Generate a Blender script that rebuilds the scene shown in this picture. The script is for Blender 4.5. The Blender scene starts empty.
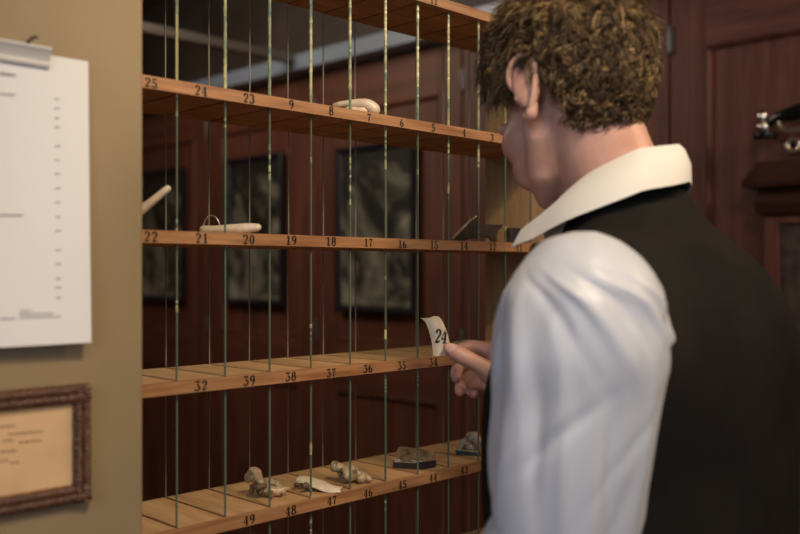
import bpy, bmesh, math, random
from mathutils import Vector, noise, Matrix
PI = math.pi
random.seed(7)
scn = bpy.context.scene
COL = scn.collection
F = 925.0
CAMZ = 1.40
Y0, YB = 0.97, 1.125          # shelf front and back planes
XW = 2.40                     # panelled wall plane

def at(px, py, d):            # picture position at distance d along the view axis -> point in the room
    r = d*(px-400)/F
    return Vector(((d+r)/math.sqrt(2), (d-r)/math.sqrt(2), CAMZ-(py-271)*d/F))
def xa(px, Y):                # X on the plane Y where a picture column meets it
    t = (px-400)/F
    return Y*(1+t)/(1-t)
def ya(px, X):
    t = (px-400)/F
    return X*(1-t)/(1+t)

# ------------------------------------------------------------------ materials
def new_mat(name):
    m = bpy.data.materials.new(name); m.use_nodes = True
    nt = m.node_tree
    return m, nt, nt.nodes['Principled BSDF']
def plain(name, c, rough=0.5, metal=0.0, var=0.0, scale=30, bump=0.0, bscale=80, **kw):
    m, nt, b = new_mat(name)
    b.inputs['Base Color'].default_value = (*c, 1)
    b.inputs['Roughness'].default_value = rough
    b.inputs['Metallic'].default_value = metal
    for k, v in kw.items(): b.inputs[k].default_value = v
    tc = nt.nodes.new('ShaderNodeTexCoord')
    if var > 0:
        n = nt.nodes.new('ShaderNodeTexNoise'); n.inputs['Scale'].default_value = scale; n.inputs['Detail'].default_value = 6
        r = nt.nodes.new('ShaderNodeValToRGB')
        r.color_ramp.elements[0].position = .3; r.color_ramp.elements[1].position = .7
        r.color_ramp.elements[0].color = (*[x*(1-var) for x in c], 1)
        r.color_ramp.elements[1].color = (*[min(1, x*(1+var)) for x in c], 1)
        nt.links.new(tc.outputs['Object'], n.inputs['Vector']); nt.links.new(n.outputs['Fac'], r.inputs['Fac'])
        nt.links.new(r.outputs['Color'], b.inputs['Base Color'])
    if bump > 0:
        n2 = nt.nodes.new('ShaderNodeTexNoise'); n2.inputs['Scale'].default_value = bscale; n2.inputs['Detail'].default_value = 4
        bp = nt.nodes.new('ShaderNodeBump'); bp.inputs['Strength'].default_value = bump; bp.inputs['Distance'].default_value = .002
        nt.links.new(tc.outputs['Object'], n2.inputs['Vector']); nt.links.new(n2.outputs['Fac'], bp.inputs['Height'])
        nt.links.new(bp.outputs['Normal'], b.inputs['Normal'])
    return m
def wood(name, dark, light, scale, rough=.45, fine=1.0, bump=.25, planks=None):
    """grain stretched by the three scale values; planks=(axis,width) adds seams and a tone per board"""
    m, nt, b = new_mat(name)
    L = nt.links.new
    tc = nt.nodes.new('ShaderNodeTexCoord'); mp = nt.nodes.new('ShaderNodeMapping')
    mp.inputs['Scale'].default_value = scale
    L(tc.outputs['Object'], mp.inputs['Vector'])
    n = nt.nodes.new('ShaderNodeTexNoise'); n.inputs['Scale'].default_value = 1; n.inputs['Detail'].default_value = 8
    n.inputs['Roughness'].default_value = .65; n.inputs['Distortion'].default_value = .6
    L(mp.outputs['Vector'], n.inputs['Vector'])
    r = nt.nodes.new('ShaderNodeValToRGB')
    e = r.color_ramp.elements
    e[0].position = .32; e[0].color = (*dark, 1); e[1].position = .68; e[1].color = (*light, 1)
    L(n.outputs['Fac'], r.inputs['Fac'])
    out = r.outputs['Color']
    n3 = nt.nodes.new('ShaderNodeTexNoise'); n3.inputs['Scale'].default_value = 3.5; n3.inputs['Detail'].default_value = 3
    L(mp.outputs['Vector'], n3.inputs['Vector'])
    mx = nt.nodes.new('ShaderNodeMix'); mx.data_type = 'RGBA'; mx.blend_type = 'MULTIPLY'; mx.inputs['Factor'].default_value = .35*fine
    L(out, mx.inputs['A']); L(n3.outputs['Fac'], mx.inputs['B']); out = mx.outputs['Result']
    L(out, b.inputs['Base Color'])
    b.inputs['Roughness'].default_value = rough
    bp = nt.nodes.new('ShaderNodeBump'); bp.inputs['Strength'].default_value = bump; bp.inputs['Distance'].default_value = .001
    L(n.outputs['Fac'], bp.inputs['Height']); L(bp.outputs['Normal'], b.inputs['Normal'])
    return m

M = {}
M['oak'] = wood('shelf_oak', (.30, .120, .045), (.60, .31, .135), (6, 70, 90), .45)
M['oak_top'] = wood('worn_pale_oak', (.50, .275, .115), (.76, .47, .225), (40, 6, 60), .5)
M['oak_side'] = wood('upright_oak', (.46, .26, .12), (.62, .38, .20), (60, 60, 5), .5)
M['mahogany'] = wood('red_mahogany', (.105, .033, .021), (.235, .080, .047), (30, 26, 2.2), .55, bump=.15)
M['mahogany_h'] = wood('red_mahogany_crosswise', (.105, .033, .021), (.235, .080, .047), (30, 2.2, 26), .55, bump=.15)
M['walnut'] = wood('dark_walnut', (.034, .015, .011), (.090, .036, .024), (20, 5, 40), .3)
M['floor'] = wood('floor_boards', (.20, .10, .05), (.36, .20, .10), (3, 30, 30), .4)
M['paint'] = plain('olive_tan_paint', (.265, .190, .098), .55, var=.10, scale=5, bump=.12, bscale=60)
M['ceiling'] = plain('ceiling_paint', (.10, .085, .07), .8)
M['upper'] = plain('upper_wall_paint', (.062, .046, .038), .6, var=.25, scale=6)
M['trim'] = plain('pale_blue_grey_trim', (.27, .33, .43), .35)
M['beam'] = plain('beam_brown', (.22, .19, .17), .4)
M['black'] = plain('black_paint', (.012, .010, .010), .6)
M['blackgloss'] = plain('black_lacquer', (.010, .009, .010), .18)
M['frameblack'] = plain('blue_black_frame', (.016, .017, .026), .3)
M['nickel'] = plain('nickel', (.82, .78, .70), .14, 1.0)
M['oldmetal'] = plain('old_hinge_metal', (.16, .15, .145), .4, .6)
M['brass'] = plain('pale_brass', (.72, .60, .42), .28, .9)
M['steel'] = plain('clip_steel', (.66, .64, .60), .28, .25)
M['wire'] = plain('wire', (.45, .43, .38), .3, .8)
M['hook'] = plain('dark_iron', (.05, .04, .035), .4, .6)
M['paper'] = plain('white_paper', (.68, .67, .65), .8)
M['ink'] = plain('grey_ink', (.23, .23, .24), .8)
M['oldpaper'] = plain('aged_paper', (.60, .385, .20), .8, var=.12, scale=14)
M['brownink'] = plain('brown_ink', (.24, .14, .075), .8)
M['bone'] = plain('bone', (.40, .285, .165), .33, var=.6, scale=75, bump=.5, bscale=160)
M['bonepale'] = plain('pale_bone', (.68, .55, .39), .36, var=.2, scale=70, bump=.15)
M['bonedark'] = plain('stained_bone', (.13, .085, .05), .45, var=.6, scale=70, bump=.4, bscale=150)
M['bonebrown'] = plain('brown_horn', (.055, .030, .014), .8, var=.5, scale=50, bump=.5, bscale=90)
M['horn'] = plain('glossy_horn', (.42, .29, .16), .14, .45, var=.6, scale=60)
M['tagbone'] = plain('cream_tag', (.68, .55, .37), .4, var=.10, scale=50)
M['eye'] = plain('eyeball', (.75, .72, .68), .1)
M['iris'] = plain('iris', (.05, .035, .02), .1)
M['leather'] = plain('shoe_leather', (.018, .013, .011), .3)
M['trouser'] = plain('trouser_cloth', (.020, .019, .020), .85, var=.2, scale=200)
M['lining'] = plain('vest_edge', (.012, .012, .013), .6)

def cloth(name, c, rough, stripe=None, sheen=.3, bump=.15, bs=900, coat=0):
    m, nt, b = new_mat(name); L = nt.links.new
    tc = nt.nodes.new('ShaderNodeTexCoord')
    n = nt.nodes.new('ShaderNodeTexNoise'); n.inputs['Scale'].default_value = bs; n.inputs['Detail'].default_value = 2
    L(tc.outputs['Object'], n.inputs['Vector'])
    bp = nt.nodes.new('ShaderNodeBump'); bp.inputs['Strength'].default_value = bump; bp.inputs['Distance'].default_value = .0006
    L(n.outputs['Fac'], bp.inputs['Height']); L(bp.outputs['Normal'], b.inputs['Normal'])
    b.inputs['Base Color'].default_value = (*c, 1); b.inputs['Roughness'].default_value = rough
    b.inputs['Sheen Weight'].default_value = sheen; b.inputs['Sheen Roughness'].default_value = .4
    b.inputs['Coat Weight'].default_value = coat
    if stripe:
        n2 = nt.nodes.new('ShaderNodeTexNoise'); n2.inputs['Scale'].default_value = 12; n2.inputs['Detail'].default_value = 3
        r = nt.nodes.new('ShaderNodeValToRGB')
        r.color_ramp.elements[0].color = (*c, 1); r.color_ramp.elements[1].color = (*stripe, 1)
        r.color_ramp.elements[0].position = .35; r.color_ramp.elements[1].position = .75
        L(tc.outputs['Object'], n2.inputs['Vector']); L(n2.outputs['Fac'], r.inputs['Fac']); L(r.outputs['Color'], b.inputs['Base Color'])
    return m
M['vest'] = cloth('black_green_waistcoat', (.0085, .0070, .0062), .85, (.0145, .0122, .0092), .0, .4, 500)
M['vest'].node_tree.nodes['Principled BSDF'].inputs['Specular IOR Level'].default_value = .12
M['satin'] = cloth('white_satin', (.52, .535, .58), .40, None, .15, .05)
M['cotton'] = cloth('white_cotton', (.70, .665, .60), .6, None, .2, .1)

def skin():
    m, nt, b = new_mat('skin'); L = nt.links.new
    tc = nt.nodes.new('ShaderNodeTexCoord')
    n = nt.nodes.new('ShaderNodeTexNoise'); n.inputs['Scale'].default_value = 28; n.inputs['Detail'].default_value = 5
    r = nt.nodes.new('ShaderNodeValToRGB')
    r.color_ramp.elements[0].position = .3; r.color_ramp.elements[1].position = .7
    r.color_ramp.elements[0].color = (.50, .255, .185, 1); r.color_ramp.elements[1].color = (.60, .345, .255, 1)
    L(tc.outputs['Object'], n.inputs['Vector']); L(n.outputs['Fac'], r.inputs['Fac']); L(r.outputs['Color'], b.inputs['Base Color'])
    n2 = nt.nodes.new('ShaderNodeTexNoise'); n2.inputs['Scale'].default_value = 260; n2.inputs['Detail'].default_value = 3
    bp = nt.nodes.new('ShaderNodeBump'); bp.inputs['Strength'].default_value = .15; bp.inputs['Distance'].default_value = .001
    L(tc.outputs['Object'], n2.inputs['Vector']); L(n2.outputs['Fac'], bp.inputs['Height']); L(bp.outputs['Normal'], b.inputs['Normal'])
    b.inputs['Roughness'].default_value = .48
    b.inputs['Subsurface Weight'].default_value = .25
    b.inputs['Subsurface Radius'].default_value = (.012, .005, .003)
    b.inputs['Subsurface Scale'].default_value = .6
    return m
M['skin'] = skin()
M['nail'] = plain('finger_nail', (.68, .42, .35), .22)
M['skinred'] = plain('finger_tip_skin', (.58, .25, .18), .42, var=.08)
for i, c in enumerate([(.045, .024, .011), (.105, .057, .023), (.23, .135, .050), (.44, .29, .12)]):
    M['hair%d' % i] = plain('brown_hair_tone_%d' % i, c, .42)

def glass_mat(name, tint, refl=1.0):
    m = bpy.data.materials.new(name); m.use_nodes = True
    nt = m.node_tree; nt.nodes.clear(); L = nt.links.new
    o = nt.nodes.new('ShaderNodeOutputMaterial'); mix = nt.nodes.new('ShaderNodeMixShader')
    tr = nt.nodes.new('ShaderNodeBsdfTransparent'); tr.inputs['Color'].default_value = (*tint, 1)
    gl = nt.nodes.new('ShaderNodeBsdfGlossy'); gl.inputs['Roughness'].default_value = .03
    lw = nt.nodes.new('ShaderNodeLayerWeight'); lw.inputs['Blend'].default_value = .5
    pw_ = nt.nodes.new('ShaderNodeMath'); pw_.operation = 'POWER'; pw_.inputs[1].default_value = 4.5
    ml = nt.nodes.new('ShaderNodeMath'); ml.operation = 'MULTIPLY_ADD'; ml.inputs[1].default_value = .22; ml.inputs[2].default_value = .018
    L(lw.outputs['Facing'], pw_.inputs[0]); L(pw_.outputs[0], ml.inputs[0])
    L(ml.outputs[0], mix.inputs['Fac']); L(tr.outputs['BSDF'], mix.inputs[1]); L(gl.outputs['BSDF'], mix.inputs[2])
    L(mix.outputs['Shader'], o.inputs['Surface'])
    return m
M['glass'] = glass_mat('clear_glass', (.965, .975, .96))
def edge_mat():
    m, nt, b = new_mat('chipped_green_glass_edge'); L = nt.links.new
    tc = nt.nodes.new('ShaderNodeTexCoord'); mp = nt.nodes.new('ShaderNodeMapping'); mp.inputs['Scale'].default_value = (9, 9, 26)
    n = nt.nodes.new('ShaderNodeTexNoise'); n.inputs['Scale'].default_value = 1; n.inputs['Detail'].default_value = 5
    oi = nt.nodes.new('ShaderNodeObjectInfo')
    va = nt.nodes.new('ShaderNodeVectorMath'); va.operation = 'ADD'
    L(tc.outputs['Object'], va.inputs[0]); L(oi.outputs['Location'], va.inputs[1])
    r = nt.nodes.new('ShaderNodeValToRGB')
    e = r.color_ramp.elements
    e[0].position = .36; e[0].color = (.10, .17, .14, 1); e[1].position = .66; e[1].color = (.56, .53, .27, 1)
    k = e.new(.50); k.color = (.30, .31, .15, 1)
    L(va.outputs[0], mp.inputs['Vector']); L(mp.outputs['Vector'], n.inputs['Vector']); L(n.outputs['Fac'], r.inputs['Fac']); L(r.outputs['Color'], b.inputs['Base Color'])
    b.inputs['Roughness'].default_value = .25
    return m
M['edge'] = edge_mat()
M['edgeclear'] = plain('clear_cut_glass_edge', (.105, .125, .078), .2)
M['edgefrost'] = plain('frosted_glass_edge', (.33, .32, .16), .3)
M['backedge'] = plain('ground_glass_edge', (.28, .25, .22), .3)

def picture_mat():
    m, nt, b = new_mat('old_grey_print'); L = nt.links.new
    tc = nt.nodes.new('ShaderNodeTexCoord')
    n = nt.nodes.new('ShaderNodeTexNoise'); n.inputs['Scale'].default_value = 4.2; n.inputs['Detail'].default_value = 9; n.inputs['Roughness'].default_value = .62; n.inputs['Distortion'].default_value = 1.2
    sx = nt.nodes.new('ShaderNodeSeparateXYZ'); L(tc.outputs['Object'], sx.inputs[0])
    mr = nt.nodes.new('ShaderNodeMapRange'); mr.inputs['From Min'].default_value = 0; mr.inputs['From Max'].default_value = .62
    mr.inputs['To Min'].default_value = .10; mr.inputs['To Max'].default_value = -.07
    L(sx.outputs['Z'], mr.inputs['Value'])
    ad = nt.nodes.new('ShaderNodeMath'); ad.operation = 'ADD'
    L(tc.outputs['Object'], n.inputs['Vector']); L(n.outputs['Fac'], ad.inputs[0]); L(mr.outputs['Result'], ad.inputs[1])
    r = nt.nodes.new('ShaderNodeValToRGB')
    e = r.color_ramp.elements
    e[0].position = .47; e[0].color = (.022, .020, .020, 1); e[1].position = .66; e[1].color = (.44, .40, .33, 1)
    L(ad.outputs[0], r.inputs['Fac']); L(r.outputs['Color'], b.inputs['Base Color'])
    b.inputs['Roughness'].default_value = .6
    return m
M['print'] = picture_mat()
def wicker_mat():
    m, nt, b = new_mat('woven_cane'); L = nt.links.new
    tc = nt.nodes.new('ShaderNodeTexCoord')
    n = nt.nodes.new('ShaderNodeTexNoise'); n.inputs['Scale'].default_value = 240; n.inputs['Detail'].default_value = 2
    r = nt.nodes.new('ShaderNodeValToRGB')
    r.color_ramp.elements[0].position = .35; r.color_ramp.elements[0].color = (.045, .018, .009, 1)
    r.color_ramp.elements[1].position = .68; r.color_ramp.elements[1].color = (.19, .080, .036, 1)
    L(tc.outputs['Object'], n.inputs['Vector']); L(n.outputs['Fac'], r.inputs['Fac']); L(r.outputs['Color'], b.inputs['Base Color'])
    b.inputs['Roughness'].default_value = .4
    return m
M['wicker'] = wicker_mat()

# ------------------------------------------------------------------ mesh building
class MB:
    def __init__(s): s.v = []; s.f = []; s.mi = []
    def add(s, vs, fs, mi=0):
        o = len(s.v); s.v += [Vector(p) for p in vs]; s.f += [tuple(i+o for i in q) for q in fs]; s.mi += [mi]*len(fs)
        return s
    def box(s, x0, x1, y0, y1, z0, z1, mi=0):
        return s.add([(x0,y0,z0),(x1,y0,z0),(x1,y1,z0),(x0,y1,z0),(x0,y0,z1),(x1,y0,z1),(x1,y1,z1),(x0,y1,z1)],
            [(0,3,2,1),(4,5,6,7),(0,1,5,4),(1,2,6,5),(2,3,7,6),(3,0,4,7)], mi)
    def prism(s, pts, vec, mi=0):      # polygon (3D points) extruded by vec
        n = len(pts); vec = Vector(vec)
        vs = [Vector(p) for p in pts]; vs = vs+[p+vec for p in vs]
        return s.add(vs, [tuple(range(n-1, -1, -1)), tuple(range(n, 2*n))]+[(i, (i+1) % n, (i+1) % n+n, i+n) for i in range(n)], mi)
    def rings(s, rings, cap=True, closed=True, mi=0):
        n = len(rings[0]); vs = [p for r in rings for p in r]; fs = []
        for k in range(len(rings)-1):
            for i in range(n if closed else n-1):
                j = (i+1) % n
                fs.append((k*n+i, k*n+j, (k+1)*n+j, (k+1)*n+i))
        if cap and closed:
            fs.append(tuple(range(n-1, -1, -1))); fs.append(tuple((len(rings)-1)*n+i for i in range(n)))
        return s.add(vs, fs, mi)
    def tube(s, path, radii, n=12, flat=1.0, up=None, namp=0, nfreq=40, mi=0, round_ends=True, seed=0):
        path = [Vector(p) for p in path]
        if not isinstance(radii, (list, tuple)): radii = [radii]*len(path)
        if round_ends:
            t0 = (path[0]-path[1]).normalized(); t1 = (path[-1]-path[-2]).normalized()
            P, R = [], []
            for a in (80, 55, 28): P.append(path[0]+t0*radii[0]*math.sin(math.radians(a))); R.append(radii[0]*math.cos(math.radians(a)))
            P += path; R += radii
            for a in (28, 55, 80): P.append(path[-1]+t1*radii[-1]*math.sin(math.radians(a))); R.append(radii[-1]*math.cos(math.radians(a)))
            path, radii = P, R
        rings = []; u = Vector(up) if up is not None else None
        for k, p in enumerate(path):
            a = path[max(0, k-1)]; b = path[min(len(path)-1, k+1)]
            t = (b-a).normalized()
            if u is None:
                u = t.orthogonal()
            w = u-t*u.dot(t)
            if w.length < 1e-5: w = t.orthogonal()
            w.normalize(); v = t.cross(w)
            if up is None: u = w
            ring = []
            for i in range(n):
                th = 2*PI*i/n
                q = p+w*(math.cos(th)*radii[k]*flat)+v*(math.sin(th)*radii[k])
                if namp: q += (q-p).normalized()*namp*noise.noise(q*nfreq+Vector((seed, 0, 0)))
                ring.append(q)
            rings.append(ring)
        return s.rings(rings, mi=mi)
    def ell(s, c, r, n=20, m=12, rot=None, namp=0, nfreq=30, mi=0, seed=0):
        c = Vector(c); vs = []; fs = []
        def tr(p):
            q = Vector((p[0]*r[0], p[1]*r[1], p[2]*r[2]))
            if rot is not None: q = rot @ q
            if namp: q += q.normalized()*namp*(noise.noise((c+q)*nfreq+Vector((seed, 3, 1)))+.5*noise.noise((c+q)*nfreq*2.3))
            return c+q
        vs.append(tr((0, 0, -1)))
        for j in range(1, m):
            a = -PI/2+PI*j/m
            for i in range(n): vs.append(tr((math.cos(a)*math.cos(2*PI*i/n), math.cos(a)*math.sin(2*PI*i/n), math.sin(a))))
        vs.append(tr((0, 0, 1)))
        for i in range(n): fs.append((0, 1+(i+1) % n, 1+i))
        for j in range(m-2):
            for i in range(n):
                a = 1+j*n; b = a+n
                fs.append((a+i, a+(i+1) % n, b+(i+1) % n, b+i))
        for i in range(n): fs.append((len(vs)-1, 1+(m-2)*n+i, 1+(m-2)*n+(i+1) % n))
        return s.add(vs, fs, mi)
    def build(s, name, mats, parent=None, loc=None, smooth=None, bevel=0, base=False):
        if parent is not None: o0 = Vector(parent['_o'])
        elif loc is not None: o0 = Vector(loc)
        elif base:
            xs = [p.x for p in s.v]; ys = [p.y for p in s.v]; zs = [p.z for p in s.v]
            o0 = Vector(((min(xs)+max(xs))/2, (min(ys)+max(ys))/2, min(zs)))
        else: o0 = Vector((0, 0, 0))
        own = o0
        if parent is not None and loc is not None: own = Vector(loc)
        me = bpy.data.meshes.new(name)
        me.from_pydata([tuple(p-own) for p in s.v], [], s.f)
        if not isinstance(mats, (list, tuple)): mats = [mats]
        for m in mats: me.materials.append(M[m] if isinstance(m, str) else m)
        me.polygons.foreach_set('material_index', s.mi)
        if smooth is not None:
            me.polygons.foreach_set('use_smooth', [True]*len(me.polygons))
            if smooth < 180: me.set_sharp_from_angle(angle=math.radians(smooth))
        me.validate(); me.update()
        o = bpy.data.objects.new(name, me); COL.objects.link(o)
        o['_o'] = tuple(own)
        if parent is not None: o.parent = parent; o.location = own-Vector(parent['_o'])
        else: o.location = own
        if bevel:
            b = o.modifiers.new('bevel', 'BEVEL'); b.width = bevel; b.segments = 2; b.limit_method = 'ANGLE'
        return o
def thing(name, loc, label=None, cat=None, group=None, kind=None):
    o = bpy.data.objects.new(name, None); COL.objects.link(o); o.location = loc; o['_o'] = tuple(loc)
    o.empty_display_size = .05
    return tag(o, label, cat, group, kind)
def tag(o, label=None, cat=None, group=None, kind=None):
    if label: o['label'] = label
    if cat: o['category'] = cat
    if group: o['group'] = group
    if kind: o['kind'] = kind
    return o
def spline(pts, n=6):
    pts = [Vector(p) for p in pts]; out = []
    for i in range(len(pts)-1):
        p0 = pts[max(0, i-1)]; p1 = pts[i]; p2 = pts[i+1]; p3 = pts[min(len(pts)-1, i+2)]
        for k in range(n):
            t = k/n
            out.append(.5*((2*p1)+(-p0+p2)*t+(2*p0-5*p1+4*p2-p3)*t*t+(-p0+3*p1-3*p2+p3)*t**3))
    out.append(pts[-1]); return out
def lerps(vals, n=6):
    out = []
    for i in range(len(vals)-1):
        for k in range(n): out.append(vals[i]+(vals[i+1]-vals[i])*k/n)
    out.append(vals[-1]); return out

# ------------------------------------------------------------------ painted numerals (clarendon-like strokes)
def arc(cx, cy, rx, ry, a0, a1, n=14, lo=.07, hi=.17):
    r = []
    for i in range(n+1):
        a = math.radians(a0+(a1-a0)*i/n)
        r.append((cx+rx*math.cos(a), cy+ry*math.sin(a), lo+(hi-lo)*abs(math.cos(a))))
    return r
def st(*p): return [tuple(q) for q in p]
DIG = {
 '0': [arc(.3, .5, .2, .45, 0, 360, 24)],
 '1': [st((.32, .02, .17), (.32, .96, .17)), st((.10, .78, .06), (.30, .94, .08)), st((.08, .03, .07), (.56, .03, .07))],
 '2': [arc(.30, .70, .20, .25, 170, -35, 14), st((.46, .56, .15), (.12, .12, .06)), st((.08, .09, .15), (.34, .07, .13), (.54, .16, .06)), st((.12, .68, .15), (.16, .72, .15))],
 '3': [arc(.27, .73, .20, .22, 155, -80, 14), arc(.27, .28, .23, .25, 80, -155, 16), st((.10, .76, .14), (.14, .8, .14)), st((.07, .2, .14), (.12, .16, .14))],
 'E': [st((.06, .92, .12), (.52, .92, .12)), st((.08, .80, .06), (.08, .95, .06)), st((.50, .92, .05), (.24, .58, .06)), arc(.26, .30, .24, .28, 95, -155, 16), st((.06, .2, .14), (.10, .16, .14))],
 '4': [st((.40, .02, .16), (.40, .96, .16)), st((.36, .94, .05), (.04, .32, .05)), st((.02, .30, .07), (.58, .30, .07)), st((.22, .03, .07), (.58, .03, .07))],
 '5': [st((.12, .90, .13), (.50, .92, .11)), st((.13, .92, .06), (.11, .52, .06)), arc(.26, .31, .23, .28, 130, -155, 18), st((.06, .2, .14), (.10, .16, .14))],
 '6': [arc(.30, .28, .20, .25, 0, 360, 22), arc(.42, .42, .32, .52, 185, 95, 10, .06, .15)],
 '7': [st((.06, .88, .15), (.54, .90, .13)), st((.08, .74, .06), (.08, .95, .06)), st((.52, .9, .05), (.30, .45, .12), (.26, .03, .17))],
 '8': [arc(.30, .73, .17, .22, 0, 360, 20), arc(.30, .27, .21, .25, 0, 360, 22)],
 '9': [arc(.30, .70, .20, .25, 0, 360, 22), arc(.18, .56, .32, .52, 5, -85, 10, .06, .15)],
}
def stroke_faces(mb, pts, place, mi=0):
    fine = []
    for a, b in zip(pts, pts[1:]):
        m = max(1, int(math.hypot(b[0]-a[0], b[1]-a[1])/.09))
        fine += [tuple(a[j]+(b[j]-a[j])*q/m for j in range(3)) for q in range(m)]
    pts = fine+[tuple(pts[-1])]
    vs = []; n = len(pts)
    for i, (x, y, w) in enumerate(pts):
        a = pts[max(0, i-1)]; b = pts[min(n-1, i+1)]
        dx, dy = b[0]-a[0], b[1]-a[1]; l = math.hypot(dx, dy) or 1
        w = w*1.22+.012; nx, ny = -dy/l*w/2, dx/l*w/2
        vs += [place(x+nx, y+ny), place(x-nx, y-ny)]
    mb.add(vs, [(2*i, 2*i+1, 2*i+3, 2*i+2) for i in range(n-1)], mi)
def number(text, place, adv=.74):
    mb = MB(); w = adv*len(text)
    for k, ch in enumerate(text):
        for s in DIG[ch]:
            stroke_faces(mb, s, lambda x, y, k=k: place(x+k*adv-w/2+.07, y-.5))
    return mb

# ------------------------------------------------------------------ room shell
YF = 4.75
def struct(o): o['kind'] = 'structure'; return o
struct(MB().box(-2.2, XW+.1, -2.0, YF+.1, -.05, 0).build('floor', 'floor'))
struct(MB().box(-2.2, XW+.1, -2.0, YF+.1, 2.75, 2.80).build('ceiling', 'ceiling'))
mb = MB(); XE = .5655*.93
mb.box(-1.5, XE, .93, .965, 0, 2.75)
struct(mb.build('wall_left', 'paint', bevel=.003))
struct(MB().box(XW+.03, XW+.1, -2.0, YF, 0, 2.75).build('wall_right', 'upper'))
struct(MB().box(-2.2, XW+.1, YF, YF+.1, 0, 2.75).build('wall_far', 'mahogany'))
struct(MB().box(-2.3, -2.2, -2.0, YF+.1, 0, 2.75).build('wall_back', 'mahogany'))
# cornice strips: one along the panelled wall, a thinner beam across
struct(MB().box(XW-.09, XW+.03, -2.0, YF, 2.200, 2.262).build('trim_1', 'trim', bevel=.004))
struct(MB().box(-1.0, XW-.09, 2.90, 2.95, 2.232, 2.265).build('trim_2', 'beam', bevel=.003))
struct(MB().box(XW+.0, XW+.03, -2.0, YF, 0, .10).build('baseboard_right', 'walnut'))
# cupboard doors in the panelled wall
PITCH, G0 = .78, 1.318
n = 0
for k in range(-3, 5):
    ya0 = G0+PITCH*(k-1)+.004; yb0 = G0+PITCH*k-.004
    if yb0 > YF+.2: continue
    yb0 = min(yb0, YF)
    n += 1
    z0, z1 = .10, 2.195
    d = thing('door_%d' % n, (XW, (ya0+yb0)/2, z0)); struct(d)
    sw = .105
    zt, zr1, zr0, zb = 2.02, 1.130, .935, .24
    mb = MB()
    mb.box(XW, XW+.03, ya0, ya0+sw, z0, z1); mb.box(XW, XW+.03, yb0-sw, yb0, z0, z1)
    mb.build('stile', 'mahogany', d, bevel=.003)
    mb = MB()
    for a, b in ((zt, z1), (zr0, zr1), (z0, zb)): mb.box(XW, XW+.03, ya0+sw, yb0-sw, a, b)
    mb.build('rail', 'mahogany_h', d, bevel=.003)
    mb = MB()
    for a, b in ((zr1, zt), (zb, zr0)):
        i = .026
        mb.box(XW+.012, XW+.029, ya0+sw-.002, yb0-sw+.002, a-.002, b+.002)
    mb.build('panel', 'mahogany', d)
    mb = MB()
    for a, b in ((zr1, zt), (zb, zr0)):     # sloping moulding round each recess
        y0_, y1_ = ya0+sw, yb0-sw; i = .014
        o_ = [(XW+.002, y0_, a), (XW+.002, y1_, a), (XW+.002, y1_, b), (XW+.002, y0_, b)]
        q_ = [(XW+.0125, y0_+i, a+i), (XW+.0125, y1_-i, a+i), (XW+.0125, y1_-i, b-i), (XW+.0125, y0_+i, b-i)]
        m_ = [(XW-.004, y0_+i*.35, a+i*.35), (XW-.004, y1_-i*.35, a+i*.35), (XW-.004, y1_-i*.35, b-i*.35), (XW-.004, y0_+i*.35, b-i*.35)]
        mb.rings([o_, m_, q_], cap=False)
    mb.build('moulding', 'mahogany', d, smooth=30)
    for zz in (2.055, 1.16, .30):
        mb = MB().box(XW-.006, XW+.002, yb0-.012, yb0+.004, zz-.035, zz+.035)
        mb.tube([(XW-.008, yb0+.001, zz-.036), (XW-.008, yb0+.001, zz+.036)], .006, 10)
        mb.build('hinge', 'oldmetal', d, smooth=40)

# framed pictures on the cupboard doors
def picture(yc, zc, w, h, label):
    x1 = XW-.008
    t = thing('framed_picture', (x1, yc, zc-h/2), label, 'picture', 'framed prints on the cupboard doors')
    b = .028
    prof = [(0, 0), (0, -.016), (b*.35, -.022), (b*.8, -.014), (b, -.006), (b, 0)]
    def ring(i, dx): return [(x1+dx, yc-w/2+i, zc-h/2+i), (x1+dx, yc+w/2-i, zc-h/2+i), (x1+dx, yc+w/2-i, zc+h/2-i), (x1+dx, yc-w/2+i, zc+h/2-i)]
    MB().rings([ring(i, dx) for i, dx in prof]+[ring(0, 0)], cap=False).build('frame', 'frameblack', t)
    MB().box(x1-.006, x1-.001, yc-w/2+b-.004, yc+w/2-b+.004, zc-h/2+b-.004, zc+h/2-b+.004).build('print', 'print', t, loc=(x1-.006, yc, zc-h/2+b))
    MB().box(x1-.010, x1-.008, yc-w/2+b-.002, yc+w/2-b+.002, zc-h/2+b-.002, zc+h/2-b+.002).build('glass_pane', 'glass', t)
picture(2.52, 1.56, .43, .635, 'dark framed grey print hanging behind the shelves beside the upright, nearest of three')
picture(3.285, 1.575, .42, .645, 'dark framed print hanging behind the wire-looped bone stick, middle of three')
picture(4.05, 1.575, .42, .645, 'dark framed print half hidden by the olive wall edge, furthest of three')

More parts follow.
